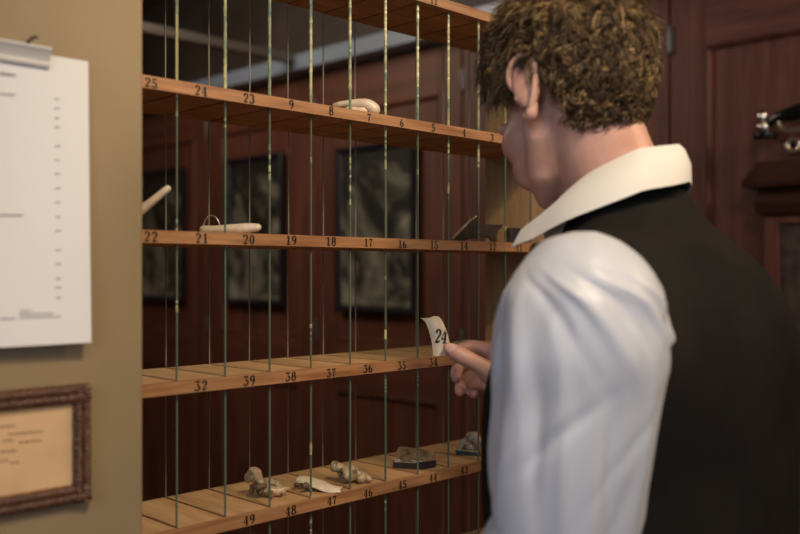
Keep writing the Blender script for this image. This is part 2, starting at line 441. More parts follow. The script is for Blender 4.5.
# ------------------------------------------------------------------ numbered shelves with glass dividers
GX = [v*(Y0+.0095) for v in (.54, .6116, .6827, .7536, .8250, .8985, .9700, 1.0400, 1.1115, 1.1865, 1.258, 1.330)]
XL, XR = .4685*Y0, 1.400*Y0
ROW = [1.809, 1.613, 1.433, 1.2525, 1.075, .900]     # board undersides, top row first
TH = .0150
unit = thing('pigeonhole_shelving', (.5*(XL+XR), Y0, 0), 'oak pigeonhole shelving with painted numbers and upright glass dividers', 'shelving')
for x0, x1 in ((XL-.022, XL), (XR, XR+.022)):
    MB().box(x0, x1, Y0-.002, YB+.004, 0, ROW[0]+TH+.002).build('side_panel', 'oak_side', unit, bevel=.001)
MB().box(XL, XR, Y0, YB, .0, .06).build('plinth', 'oak', unit)
NUM = [
 {6: '10', 7: '11'},
 {0: '25', 1: '24', 2: '23', 3: '9', 4: '8', 5: '7', 6: '6', 7: '5', 8: '4', 9: '3'},
 {0: '22', 1: '21', 2: '20', 3: '19', 4: '18', 5: '17', 6: '16', 7: '15', 8: '14', 9: '12', 10: '11'},
 {1: 'E2', 2: 'E9', 3: 'E8', 4: 'E7', 5: 'E6', 6: 'E5', 7: 'E4'},
 {2: '49', 3: '48', 4: '47', 5: '46', 6: '45', 7: '44', 8: '43'},
 {}]
lip = Y0+.009
for r, zb in enumerate(ROW):
    zt = zb+TH; gw, gd = .0023, .0028
    prof = [(XL, zb)]
    for g in GX: prof += [(g-gw, zb), (g-gw, zb+gd), (g+gw, zb+gd), (g+gw, zb)]
    prof += [(XR, zb), (XR, zt)]
    for g in reversed(GX): prof += [(g+gw, zt), (g+gw, zt-gd), (g-gw, zt-gd), (g-gw, zt)]
    prof += [(XL, zt)]
    mb = MB()
    N = len(prof)
    vs = [(x, lip, z) for x, z in prof]+[(x, YB, z) for x, z in prof]
    fs = [(i, (i+1) % N, (i+1) % N+N, i+N) for i in range(N)]
    mb.add(vs, fs)
    # end faces as strips between grooves
    cuts = [XL]+[c for g in GX for c in (g-gw, g+gw)]+[XR]
    for i in range(len(cuts)-1):
        ins = (i % 2 == 1); a, b = cuts[i], cuts[i+1]
        lo, hi = (zb+gd, zt-gd) if ins else (zb, zt)
        for y in (lip, YB): mb.add([(a, y, lo), (b, y, lo), (b, y, hi), (a, y, hi)], [(0, 1, 2, 3)])
    mb.box(XL, XR, Y0, lip, zb, zt)
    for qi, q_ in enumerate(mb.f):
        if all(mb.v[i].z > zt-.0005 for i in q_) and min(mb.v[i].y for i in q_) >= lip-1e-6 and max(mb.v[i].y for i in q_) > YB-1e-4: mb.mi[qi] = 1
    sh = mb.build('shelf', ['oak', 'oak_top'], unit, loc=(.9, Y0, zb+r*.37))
    h = .0122
    cells = [XL]+GX+[XR]
    for ci, txt in NUM[r].items():
        # cell index counts from the first cell that shows right of the olive wall
        cx = (GX[ci]+GX[ci+1])/2*Y0/(Y0+.0095)
        ho = h*random.uniform(.93, 1.04); jx = random.uniform(-.0015, .0015); jz = random.uniform(-.0006, .0006)
        nb = number(txt, lambda x, y: (cx+jx+x*ho*1.08, Y0-.0003, zb+TH/2+jz+y*ho))
        nb.build('painted_number', 'black', sh)
# glass dividers: pane with a chipped front edge and a thin ground back edge
rng = random.Random(3)
for r in range(len(ROW)-1):
    ztop = ROW[r]+.002; zbot = ROW[r+1]+TH-.002
    for gi, g in enumerate(GX):
        base = Vector((g, lip+.0005, zbot))
        yb = YB-.001-rng.uniform(0, .002)
        pane = MB().box(g-.0013, g+.0013, lip+.0022, yb-.0012, zbot, ztop).build('glass_divider', 'glass', unit, loc=base)
        nseg = 60; rings = []; kinds = []
        sd = rng.uniform(0, 100)
        cover = (.95, .30, .22, .30, .2)[r]*rng.uniform(.75, 1.1)
        wide = (1.30, .78, .80, .82, .8)[r]
        for k in range(nseg+1):
            s = k/nseg; z = zbot+(ztop-zbot)*s
            patch = .5+.9*noise.noise(Vector((sd+9, z*14, 0)))+(.12-.25*s if r else .1)
            rough = patch < cover
            chip = max(0, noise.noise(Vector((sd, z*190, 0)))+.15) if rough else 0
            w = (.00105+.0013*chip)*wide; yy = lip+.0003-.0006*chip
            w2 = (.00105+.0007*max(0, noise.noise(Vector((sd+5, z*210, 0))))*(1 if rough else .2))*wide
            rings.append([(g-w, yy+.0004, z), (g+w2, yy, z), (g+w2, lip+.0026, z), (g-w, lip+.0026, z)])
            kinds.append(0 if rough and (r == 0 or chip > .10) else (2 if r == 0 else 1))
        em = MB().rings(rings)
        for k in range(nseg):
            for i in range(4): em.mi[k*4+i] = kinds[k]
        e = em.build('front_edge', ['edge', 'edgeclear', 'edgefrost'], pane); e['label'] = 'chipped pale green front edge of the glass'
        MB().box(g-.0007, g+.0007, yb-.0014, yb, zbot, ztop).build('back_edge', 'backedge', pane)

# ------------------------------------------------------------------ pieces lying in the pigeonholes
SH = [z+TH for z in ROW]       # upper faces
z = SH[1]
mb = MB()
mb.tube(spline([(.894, 1.030, z+.0160), (.904, 1.020, z+.0180), (.916, 1.008, z+.0185), (.928, .996, z+.0172), (.936, .989, z+.0098)], 6),
        lerps([.0028, .0042, .0070, .0086, .0088], 6), 14, namp=.0012, nfreq=60)
mb.tube([(.911, 1.016, z+.0082), (.925, 1.002, z+.0085)], .0078, 12, namp=.001)
mb.build('bone_piece', 'bonepale', base=True, smooth=180)
tag(bpy.data.objects['bone_piece'], 'smooth pale bone piece above numbers 8 and 7 on the upper shelf', 'bone')
z = SH[2]
o = MB().tube(spline([(.541, 1.045, z+.0062), (.550, 1.01, z+.012), (.560, .985, z+.028), (.578, .966, z+.049)], 7), lerps([.0062, .006, .0055, .0042], 7), 12, namp=.0008).build('tusk', 'bonepale', base=True, smooth=180)
tag(o, 'slim curved pale tusk rising beside the olive wall above number 22', 'bone')
t = thing('bone_stick', (.70, 1.01, z), 'pale bone stick with a wire loop at its end, above numbers 21 and 20', 'bone')
a = Vector((.684, 1.052, z+.0062)); b = Vector((.722, .985, z+.0090))
MB().tube([a, a.lerp(b, .2), a.lerp(b, .5), a.lerp(b, .8), b], [.0062, .0052, .0058, .0064, .0055], 12, flat=1, namp=.0008).build('shaft', 'bonepale', t, smooth=180)
cc = a.lerp(b, .10); dv = (b-a).normalized()
loop = [cc+dv*(.004-.016*math.cos(th))*.8+Vector((0, 0, .021*math.sin(th)-.002)) for th in [PI*k/16 for k in range(17)]]
MB().tube(loop, .0011, 8).build('wire_loop', 'wire', t, smooth=180)
# dark jaw-shaped horn piece
def cut_piece(name, pts, d0, d1, thick, mats, label, cat, loc=None, edge=None):
    px0 = min(p[0] for p in pts); px1 = max(p[0] for p in pts)
    P = [at(p[0], p[1], d0+(d1-d0)*(p[0]-px0)/(px1-px0)) for p in pts]
    view = Vector((1, 1, 0)).normalized()
    return P, view
pts = [(451, 241.3), (451.5, 238), (463, 226), (469.5, 219.5), (470.5, 222.5), (475, 215.5), (477, 220.5), (483, 222.5), (492, 224), (502, 223.5), (500.5, 226.5), (497, 229.5), (496, 234), (496, 241.3), (491, 241.3), (488, 237.5), (482, 236), (472, 237.5), (462, 239.6), (456, 241.3)]
P, view = cut_piece('', pts, 1.560, 1.538, .013, None, '', '')
zmin = min(p.z for p in P)
for p in P: p.z += SH[2]+.0003-zmin; p.x += .0035
t = thing('horn_piece', (P[0].x+.02, P[0].y-.02, SH[2]), 'dark jagged wedge of brown horn with a pale sloping edge, above number 14', 'horn')
mb = MB(); N = len(P)
c = sum(P, Vector())/N
def inset(p, k): return c+(p-c)*k
mb.rings([[inset(p, .90) for p in P], [p+view*.003 for p in P], [p+view*.011 for p in P], [inset(p, .93)+view*.014 for p in P]])
mb.build('body', 'bonebrown', t, smooth=35)
e = [P[1], P[2], P[3]]
MB().tube([p-view*.0005+Vector((0, 0, .0005)) for p in e], [.0016, .0018, .0016], 8, namp=.0006).build('pale_edge', 'bone', t, smooth=180)
MB().tube([P[3]+view*.002, P[5]+view*.002], [.0012, .0012], 8).build('pale_edge', 'bone', t, smooth=180)
# little black block by the collar
x0, x1 = xa(511, .985), xa(524, .985)
t = thing('black_block', ((x0+x1)/2, .985, SH[2]), 'small black upright block at the right end of the middle shelf, by the collar point', 'block')
MB().box(x0, x1, .981, .995, SH[2], SH[2]+.026).build('cover', 'black', t, bevel=.0012)
MB().box(x0-.0035, x0-.0008, .982, .994, SH[2], SH[2]+.025).build('page_edge', 'bonebrown', t, bevel=.0005)
# stick behind the hand
z = SH[3]
o = MB().tube(spline([(1.1715, 1.040, z+.0075), (1.195, 1.030, z+.0082), (1.217, 1.021, z+.0068)], 5), lerps([.0062, .0072, .0060], 5), 12, namp=.001).build('bone_stick', 'bone', base=True, smooth=180)
tag(o, 'short bone stick lying behind the hand on the shelf numbered 39 to 35', 'bone')

def knob(mb, c, r, n, seed, spread, mi=0, sx=1, sz=.7):
    rr = random.Random(seed)
    for i in range(n):
        p = Vector((c[0]+rr.uniform(-spread, spread)*sx, c[1]+rr.uniform(-spread, spread), c[2]+rr.uniform(-.2, 1)*spread*sz))
        s = r*rr.uniform(.45, 1.0)
        mb.ell(p, (s*rr.uniform(.7, 1.3), s*rr.uniform(.7, 1.3), s*rr.uniform(.6, 1.0)), 14, 9, namp=s*.28, nfreq=130, mi=mi, seed=seed+i)
def settle(mb, z):
    m = min(p.z for p in mb.v)
    for p in mb.v: p.z += z-m
    return mb
vr = Vector((1, -1, 0)).normalized(); vf = Vector((1, 1, 0)).normalized()
z = SH[4]
def spot(px, py): 
    d = (CAMZ-z)*F/(py-271); return at(px, py, d)
# a: vertebra-like knobbly piece
B = spot(267, 497)
t = thing('bone_fragment', (B.x, B.y, z), 'knobbly vertebra-like bone fragment with dark stains, above numbers 49 and 48', 'bone', 'bone fragments on the lowest shelf')
mb = MB()
q = lambda r, f, h: B+vr*r+vf*f+Vector((0, 0, h))
mb.tube(spline([q(-.026, .004, .024), q(-.018, .004, .033), q(-.010, .004, .022), q(-.004, .002, .010), q(.008, .0, .008), q(.022, .0, .010), q(.029, .002, .012)], 5),
        lerps([.006, .0085, .0065, .0085, .0075, .005, .002], 5), 14, namp=.003, nfreq=110)
mb.tube(spline([q(-.012, .012, .008), q(.0, .014, .017), q(.012, .010, .015), q(.018, .004, .006)], 5), lerps([.006, .0055, .006, .004], 5), 12, namp=.003, nfreq=120)
mb.build('bone', 'bone', t, smooth=180)
mb = MB(); knob(mb, q(-.012, -.004, .010), .0065, 9, 5, .011, sx=.8); knob(mb, q(.010, -.006, .005), .0045, 7, 8, .010, sx=1); settle(mb, z)
mb.build('stain', 'bonedark', t, smooth=180)
# b: split half tube
B = spot(318, 491)+Vector((.007, .002, 0))
t = thing('bone_fragment', (B.x, B.y, z), 'split half of a hollow pale bone, dark inside, above number 47', 'bone', 'bone fragments on the lowest shelf')
q = lambda r, f, h: B+vr*r+vf*f+Vector((0, 0, h))
mb = MB(); mid = spline([q(-.033, .010, .017), q(-.018, .006, .015), q(.0, -.001, .010), q(.016, -.006, .006), q(.030, -.008, .006)], 5)
rings = []
for k, p in enumerate(mid):
    s = k/(len(mid)-1); R = .0078+.0022*math.sin(PI*s); th = .0026
    tg = (mid[min(k+1, len(mid)-1)]-mid[max(0, k-1)]).normalized(); sd = tg.cross(Vector((0, 0, 1))).normalized(); up = sd.cross(tg)
    ring = []
    A = [math.radians(15+150*i/10) for i in range(11)]
    for a_ in A: ring.append(p+sd*math.cos(a_)*R*1.55+up*(math.sin(a_)*R-.003+.0012*noise.noise(p*90+Vector((a_, 0, 0)))))
    for a_ in reversed(A): ring.append(p+sd*math.cos(a_)*(R-th)*1.55+up*(math.sin(a_)*(R-th)-.003))
    rings.append(ring)
mb.rings(rings); settle(mb, z); mb.build('bone', 'bonepale', t, smooth=50)
mb = MB(); knob(mb, q(-.020, -.008, .006), .0055, 10, 15, .012, sx=1); settle(mb, z); mb.build('stain', 'bonedark', t, smooth=180)
# c: lump
B = spot(350, 484)+Vector((.006, .002, 0))
t = thing('bone_fragment', (B.x, B.y, z), 'rough grey-brown bone lump lying above number 46', 'bone', 'bone fragments on the lowest shelf')
q = lambda r, f, h: B+vr*r+vf*f+Vector((0, 0, h))
mb = MB()
mb.ell(q(-.003, .004, .011), (.017, .013, .012), 22, 14, namp=.005, nfreq=75)
mb.tube(spline([q(-.026, .010, .022), q(-.014, .008, .018), q(.004, .004, .016), q(.020, -.002, .008), q(.026, -.004, .006)], 5), lerps([.007, .0065, .007, .006, .004], 5), 12, namp=.004, nfreq=90)
mb.ell(q(.014, -.003, .007), (.009, .008, .007), 16, 10, namp=.003, nfreq=110); settle(mb, z)
mb.build('bone', 'bone', t, smooth=180)
mb = MB(); knob(mb, q(-.018, .002, .012), .006, 7, 25, .009); mb.build('stain', 'bonedark', t, smooth=180)
# d: dark block with a glossy horn top
B = spot(409, 470)+Vector((.009, .004, 0))
t = thing('horn_block', (B.x, B.y, z), 'black block with a glossy brown horn top, above numbers 45 and 44', 'horn')
q = lambda r, f, h: B+vr*r+vf*f+Vector((0, 0, h))
fx = 1.0
def hexa(mb, lo, hi): mb.rings([lo, hi])
mb = MB(); hexa(mb, [q(-.029, .005, 0), q(.018, -.006, 0), q(.040, .010, 0), q(-.016, .022, 0)], [q(-.029, .005, .012), q(.018, -.006, .012), q(.040, .010, .012), q(-.016, .022, .012)])
mb.build('base', 'black', t, bevel=.0012)
mb = MB()
rings = []
for k in range(9):
    s = k/8
    l = q(-.027, .005, .012).lerp(q(.017, -.005, .012), s); h_ = q(-.018, .020, .012).lerp(q(.038, .011, .012), s)
    row = []
    for i in range(9):
        u = i/8; p = l.lerp(h_, u); p.z += .0005+(.019*math.sin(PI*.5*u)*(1-.35*s))+.0015*noise.noise(p*120)
        row.append(p)
    row += [h_.copy(), l.copy()]
    rings.append(row)
mb.rings(rings); mb.build('horn_top', 'horn', t, smooth=50)
MB().tube([q(-.0265, .0034, .0105), q(.008, -.0045, .0105)], .0007, 6).build('pale_line', 'bonepale', t)
# e: lump with a dark slip
B = spot(469, 457)+Vector((.011, .004, 0))
t = thing('bone_fragment', (B.x, B.y, z), 'pale knobbly bone with a dark pale-edged slip in front, above number 43', 'bone', 'bone fragments on the lowest shelf')
q = lambda r, f, h: B+vr*r+vf*f+Vector((0, 0, h))
mb = MB()
mb.tube(spline([q(-.018, .010, .010), q(-.006, .012, .024), q(.004, .010, .030), q(.014, .006, .020), q(.024, .002, .010)], 5), lerps([.006, .008, .0085, .0085, .006], 5), 14, namp=.005, nfreq=95)
mb.ell(q(.0, .010, .012), (.015, .010, .011), 20, 12, namp=.005, nfreq=80); settle(mb, z)
mb.build('bone', 'bone', t, smooth=180)
mb = MB(); hexa(mb, [q(-.026, .004, 0), q(.014, -.005, 0), q(.016, -.001, 0), q(-.024, .008, 0)], [q(-.027, .006, .010), q(.013, -.003, .007), q(.015, .001, .007), q(-.025, .010, .010)])
mb.build('dark_slip', 'black', t, bevel=.0006)
MB().tube([q(-.026, .0045, .0098), q(.012, -.0045, .0068)], .0008, 6).build('pale_line', 'bonepale', t)
# f: last lump by the sleeve
B = at(499, 452, 1.60); B.z = z; B.x += .008
o = settle((lambda m_: (m_.ell(B+Vector((0, 0, .013)), (.016, .012, .013), 20, 12, namp=.005, nfreq=80), m_.tube(spline([B+vr*-.012+Vector((0, 0, .022)), B+Vector((0, 0, .030)), B+vr*.012+Vector((0, 0, .020))], 5), .0075, 12, namp=.004, nfreq=90), m_)[-1])(MB()), z).build('bone_fragment', 'bone', base=True, smooth=180)
tag(o, 'pale bone lump half hidden by the white sleeve at the end of the lowest shelf', 'bone', 'bone fragments on the lowest shelf')

# ------------------------------------------------------------------ things on the olive wall
YP = .93
def pw(px, py, Y=YP): 
    X = xa(px, Y); d = (X+Y)/math.sqrt(2)
    return Vector((X, Y, CAMZ-(py-271)*d/F))
# sheet of paper hanging from a clip, lower edge curling off the wall
XR_t = pw(87, 62).x; XR_b = XR_t+.004
W_ = .21
zt, zb = pw(87, 62).z, pw(91, 341).z
t = thing('paper_sheet', (XR_t-W_/2, YP-.004, zb), 'white printed sheet of paper hanging from a bulldog clip on the olive wall', 'paper')
def sheet(u, v):        # u 0..1 left to right, v 0..1 down
    off = .003+.012*v**2+.004*u*v
    return Vector((XR_t-W_*(1-u)-.0045*v*v, YP-off, zt+(zb-zt)*v))
mb = MB(); nu, nv = 8, 16
fr = [[sheet(i/nu, j/nv) for i in range(nu+1)] for j in range(nv+1)]
vs = [p for r_ in fr for p in r_]+[p+Vector((0, .0004, 0)) for r_ in fr for p in r_]
fs = []; K = (nu+1)*(nv+1)
for j in range(nv):
    for i in range(nu):
        a = j*(nu+1)+i; fs += [(a, a+1, a+nu+2, a+nu+1), (a+K, a+nu+1+K, a+nu+2+K, a+1+K)]
rim = [i for i in range(nu)]+[j*(nu+1)+nu for j in range(nv)]+[nv*(nu+1)+nu-i for i in range(nu)]+[(nv-j)*(nu+1) for j in range(nv)]
for i in range(len(rim)):
    a, b = rim[i], rim[(i+1) % len(rim)]; fs.append((b, a, a+K, b+K))
mb.add(vs, fs); mb.build('sheet', 'paper', t, smooth=40)
mb = MB()
def dash(px0, px1, py, hh=1.1, slope=.0):
    rr = random.Random(int(px0*7+py*13)); x = px0
    while x < px1:
        w = min(rr.uniform(1.2, 3.4), px1-x)
        q_ = []
        for X_, Y_ in ((x, py+hh), (x+w, py+hh), (x+w, py-hh), (x, py-hh)):
            yv = Y_+slope*(X_-px0)
            P_ = pw(X_, yv, YP-.006)
            v = (zt-P_.z)/(zt-zb); u = 1-(XR_t-P_.x)/W_
            s_ = sheet(u, v); q_.append((s_.x, s_.y-.0006, s_.z))
        mb.add(q_, [(0, 1, 2, 3)]); x += w+rr.uniform(.5, .9)
for y in (99, 108, 118, 127, 146, 160, 174, 188.5, 202.5, 217, 231, 250, 264, 278.5, 287.5, 297.5): dash(55.5, 60.5, y, .7)
o = mb.build('printed_text', 'ink', t); o['label'] = 'column of small grey print'
mb = MB(); dash(0, 17, 73, 1.6, .12); dash(0, 16, 93.5, .9, .08); o = mb.build('printed_text', 'ink', t); o['label'] = 'grey printed heading'
mb = MB(); dash(0, 23, 215.5, 1.0, 0); mb.build('printed_text', 'ink', t)
mb = MB()
dash(20, 32, 310.5, .6, -.03); dash(19, 52, 314, .6, -.03); dash(19, 60, 317.3, .6, -.03); dash(0, 15, 318.5, .7, -.03)
o = mb.build('printed_text', 'ink', t); o['label'] = 'lines of fine grey print at the foot of the sheet'
# clip and hook
cx1 = pw(47, 60).x; c0 = cx1-.075
zt_c = pw(47, 48, YP-.012).z; zb_c = pw(47, 68, YP-.006).z
t = thing('bulldog_clip', ((c0+cx1)/2, YP-.004, zb_c), 'steel bulldog clip gripping the top of the white paper sheet', 'clip')
prof = [(-.0042, zb_c), (-.0075, zb_c+.001), (-.0082, zb_c+.0035), (-.0062, zb_c+.006), (-.0095, zt_c-.004), (-.0125, zt_c-.001), (-.0125, zt_c+.0012), (-.0095, zt_c+.0018), (-.0078, zt_c-.001), (-.0050, zb_c+.007), (-.0045, zb_c+.004)]
MB().prism([(c0, YP+y_, z_) for y_, z_ in prof], (cx1-c0, 0, 0)).build('front_jaw', 'steel', t, smooth=40)
prof = [(-.0026, zb_c), (-.0012, zb_c), (-.0008, zt_c-.002), (-.0075, zt_c+.0022), (-.0078, zt_c+.0012), (-.0022, zt_c-.004)]
MB().prism([(c0, YP+y_, z_) for y_, z_ in prof], (cx1-c0, 0, 0)).build('back_jaw', 'steel', t, smooth=40)
h0 = pw(25, 44, YP-.008)
o = MB().tube(spline([(h0.x, YP+.004, h0.z-.004), (h0.x, YP-.006, h0.z-.003), (h0.x+.0015, YP-.013, h0.z+.002), (h0.x+.005, YP-.016, h0.z+.006), (h0.x+.009, YP-.015, h0.z+.007)], 5), lerps([.0018, .0018, .0017, .0016, .0014], 5), 8).build('hook', 'hook', base=True, smooth=180)
tag(o, 'small dark bent nail hook in the olive wall above the clip', 'hook')
# wicker frame
R_t, R_b = pw(91, 385, YP-.01), pw(88, 499, YP-.01)
xr = R_t.x; zt, zb = R_t.z, R_b.z-.001
wv = .24; bw = .0165
t = thing('wicker_frame', (xr-wv/2, YP, zb), 'brown woven wicker frame with an aged handwritten sheet on the olive wall', 'frame')
def bar(p0, p1, name):
    p0, p1 = Vector(p0), Vector(p1); L_ = (p1-p0).length; tg = (p1-p0).normalized()
    nrm = Vector((0, -1, 0)); sd = tg.cross(nrm); mb = MB()
    for sgn in (-.5, .5):                      # two rows of wrapped cane
        rings = []; N = int(L_/.0011)
        for k in range(N+1):
            s = k/N*L_; c_ = p0+tg*s+sd*(sgn*bw*.5)
            rad = 1+.36*math.sin(2*PI*s/.0042+sgn*3)+.10*noise.noise(c_*300)
            rings.append([c_+sd*math.cos(a_)*bw*.30*rad+nrm*(.006+math.sin(a_)*.0062*rad) for a_ in [2*PI*i/10 for i in range(10)]])
        mb.rings(rings)
    return mb.build(name, 'wicker', t, smooth=180)
hb = bw/2
bar((xr-wv, YP, zt-hb), (xr-.001, YP, zt-hb), 'woven_bar'); bar((xr-wv, YP, zb+hb), (xr-.001, YP, zb+hb), 'woven_bar')
bar((xr-hb, YP, zb), (xr-hb, YP, zt), 'woven_bar'); bar((xr-wv+hb, YP, zb), (xr-wv+hb, YP, zt), 'woven_bar')
MB().box(xr-wv+bw*.8, xr-bw*.8, YP-.004, YP-.0005, zb+bw*.8, zt-bw*.8).build('aged_sheet', 'oldpaper', t)
mb = MB()
def ink(px0, px1, py, hh=.9):
    rr = random.Random(int(px0*5+py*11)); x = px0
    while x < px1:
        w = min(rr.uniform(2, 6), px1-x)
        q_ = [pw(x, py+hh-.09*(x-px0), YP-.0043), pw(x+w, py+hh-.09*(x+w-px0), YP-.0043), pw(x+w, py-hh-.09*(x+w-px0), YP-.0043), pw(x, py-hh-.09*(x-px0), YP-.0043)]
        mb.add(q_, [(0, 1, 2, 3)]); x += w+rr.uniform(.6, 1.2)
for a_ in ((0, 16, 427), (8, 43, 434.5), (3, 14, 441), (19, 42, 442.5), (0, 17, 452), (0, 8, 461), (10, 19, 463)): ink(*a_)
mb.build('handwriting', 'brownink', t)

# ------------------------------------------------------------------ right side: wall cabinet with cornice, nickel fitting above
def wy(px, X): return ya(px, X)
t = thing('wall_cabinet', (XW-.06, .80, .55), 'dark walnut cabinet with a moulded cornice on the panelled wall behind the waistcoat', 'cabinet')
XF = XW-.085; y1 = wy(742, XF-.03); y0c = y1-.52
def zz(py, px, X): 
    Y = ya(px, X); return CAMZ-(py-271)*((X+Y)/math.sqrt(2))/F
ztp, znose, zmid, zlow = zz(163, 752, XF), zz(184, 742, XF-.03), zz(191, 750, XF), zz(216, 752, XF)
def cornice(name, prof, mat):
    mb = MB(); rings = []
    for off, z_ in prof:
        rings.append([(XW, y0c-off, z_), (XF-off, y0c-off, z_), (XF-off, y1-.03+off, z_), (XW, y1-.03+off, z_)])
    mb.rings(rings).build(name, mat, t, smooth=25)
cornice('cornice', [(.0, zmid), (.018, zmid+.004), (.030, znose-.010), (.032, znose+.002), (.030, znose+.006), (.006, ztp-.004), (.004, ztp), (0, ztp)], 'walnut')
cornice('lower_moulding', [(-.012, zlow-.006), (-.004, zlow), (.006, zlow+.012), (.010, zlow+.030), (.006, zmid-.016), (.0, zmid-.004), (0, zmid)], 'walnut')
xb = XF+.012
MB().box(xb, XW, y0c+.01, y1-.045, .55, zlow-.004).build('case', 'walnut', t, bevel=.003)
mb = MB(); ys0, ys1 = y0c+.01, y1-.045
mb.box(xb-.014, xb, ys1-.035, ys1, .55, zlow-.006); mb.box(xb-.014, xb, ys0, ys0+.035, .55, zlow-.006)
mb.box(xb-.014, xb, ys0+.035, ys1-.035, zlow-.022, zlow-.006); mb.box(xb-.014, xb, ys0+.035, ys1-.035, .55, .60)
mb.build('front_frame', 'mahogany', t, bevel=.002)
MB().box(xb-.004, xb-.0005, ys0+.033, ys1-.033, .598, zlow-.02).build('door_panel', plain('grey_brown_panel', (.085, .06, .05), .35, var=.3, scale=40), t)
# nickel fitting with a black handle
Xq = XW-.045
def pt(px, py, X=Xq): Y = ya(px, X); return Vector((X, Y, CAMZ-(py-271)*((X+Y)/math.sqrt(2))/F))
B = pt(766, 132, XW)
t = thing('wall_fitting', (XW, B.y, B.z-.02), 'black and nickel handle fitting on the dark panelling above the cabinet cornice', 'fitting')
mb = MB()
mb.tube([pt(765, 134), pt(765, 133)], [.030, .030], 18)
mb.v = [Vector((p.x, p.y, p.z)) for p in mb.v]
mb2 = MB().ell(pt(763.5, 127), (.017, .017, .016), 18, 12).ell(pt(762.5, 116.5), (.0135, .0135, .018), 18, 12)
mb2.build('finial', 'nickel', t, smooth=180)
MB().rings([[pt(765, 134)+Vector((math.cos(a_)*r_*.8, math.sin(a_)*r_, h_)) for a_ in [2*PI*i/20 for i in range(20)]] for r_, h_ in ((.026, -.012), (.030, -.006), (.029, .002), (.018, .008))]).build('foot', 'blackgloss', t, smooth=50)
MB().tube([pt(767, 133, XW+.004), pt(767, 133, Xq)], .012, 12).build('wall_arm', 'blackgloss', t, smooth=180)
MB().tube(spline([pt(769, 125), pt(776, 118), pt(786, 115.5), pt(800, 111), pt(830, 103)], 6), lerps([.008, .013, .018, .0195, .018], 6), 14).build('handle', 'blackgloss', t, smooth=180)
MB().tube(spline([pt(778, 119), pt(780.5, 127), pt(787, 131), pt(800, 128.5), pt(822, 124), pt(828, 112)], 6), .0065, 10).build('bow', 'brass', t, smooth=180)
B = pt(793, 145, XW)
t = thing('keyhole_knob', (XW, B.y, B.z), 'round nickel and brass knob on the dark panelling below the black handle', 'knob')
c_ = pt(794.5, 145.5, XW-.02)
def disc(mb, c0, r_, x0, x1, rr=24):
    rings = []
    for s_, k_ in ((x0, r_), (x0+(x1-x0)*.6, r_), (x1, r_*.82)): rings.append([(c0.x+s_, c0.y+math.cos(2*PI*i/rr)*k_, c0.z+math.sin(2*PI*i/rr)*k_) for i in range(rr)])
    mb.rings(rings)
mb = MB(); disc(mb, c_, .026, .022, -.006); mb.build('rosette', 'nickel', t, smooth=50)
mb = MB(); rings = [[(c_.x-.006-.008*math.sin(b_), c_.y+math.cos(a_)*(.016+.007*math.cos(b_)), c_.z+math.sin(a_)*(.016+.007*math.cos(b_))) for b_ in [2*PI*j/10 for j in range(11)]] for a_ in [2*PI*i/24 for i in range(25)]]
mb.rings(rings, cap=False, closed=False); mb.build('ring', 'brass', t, smooth=180)
mb = MB(); disc(mb, c_, .010, -.002, -.007); mb.build('keyhole', 'blackgloss', t, smooth=50)

# ------------------------------------------------------------------ the person
PSI = math.radians(0)
ORG = Vector((.955, .557, 0))
RT = Vector((math.cos(PSI), math.sin(PSI), 0)); FW = Vector((-math.sin(PSI), math.cos(PSI), 0))
def W(x, y, z): return ORG+RT*x+FW*y+Vector((0, 0, z))
person = thing('person', (ORG.x, ORG.y, 0), 'person in black waistcoat and white shirt holding a numbered tag at the shelves', 'person')

def sup(cx, cy, z, a, b, e=2.5, n=48, tilt=0):
    r = []
    for i in range(n):
        th = 2*PI*i/n; c, s = math.cos(th), math.sin(th)
        x = a*math.copysign(abs(c)**(2/e), c); y = b*math.copysign(abs(s)**(2/e), s)
        r.append(W(cx+x, cy+y, z+tilt*y))
    return r
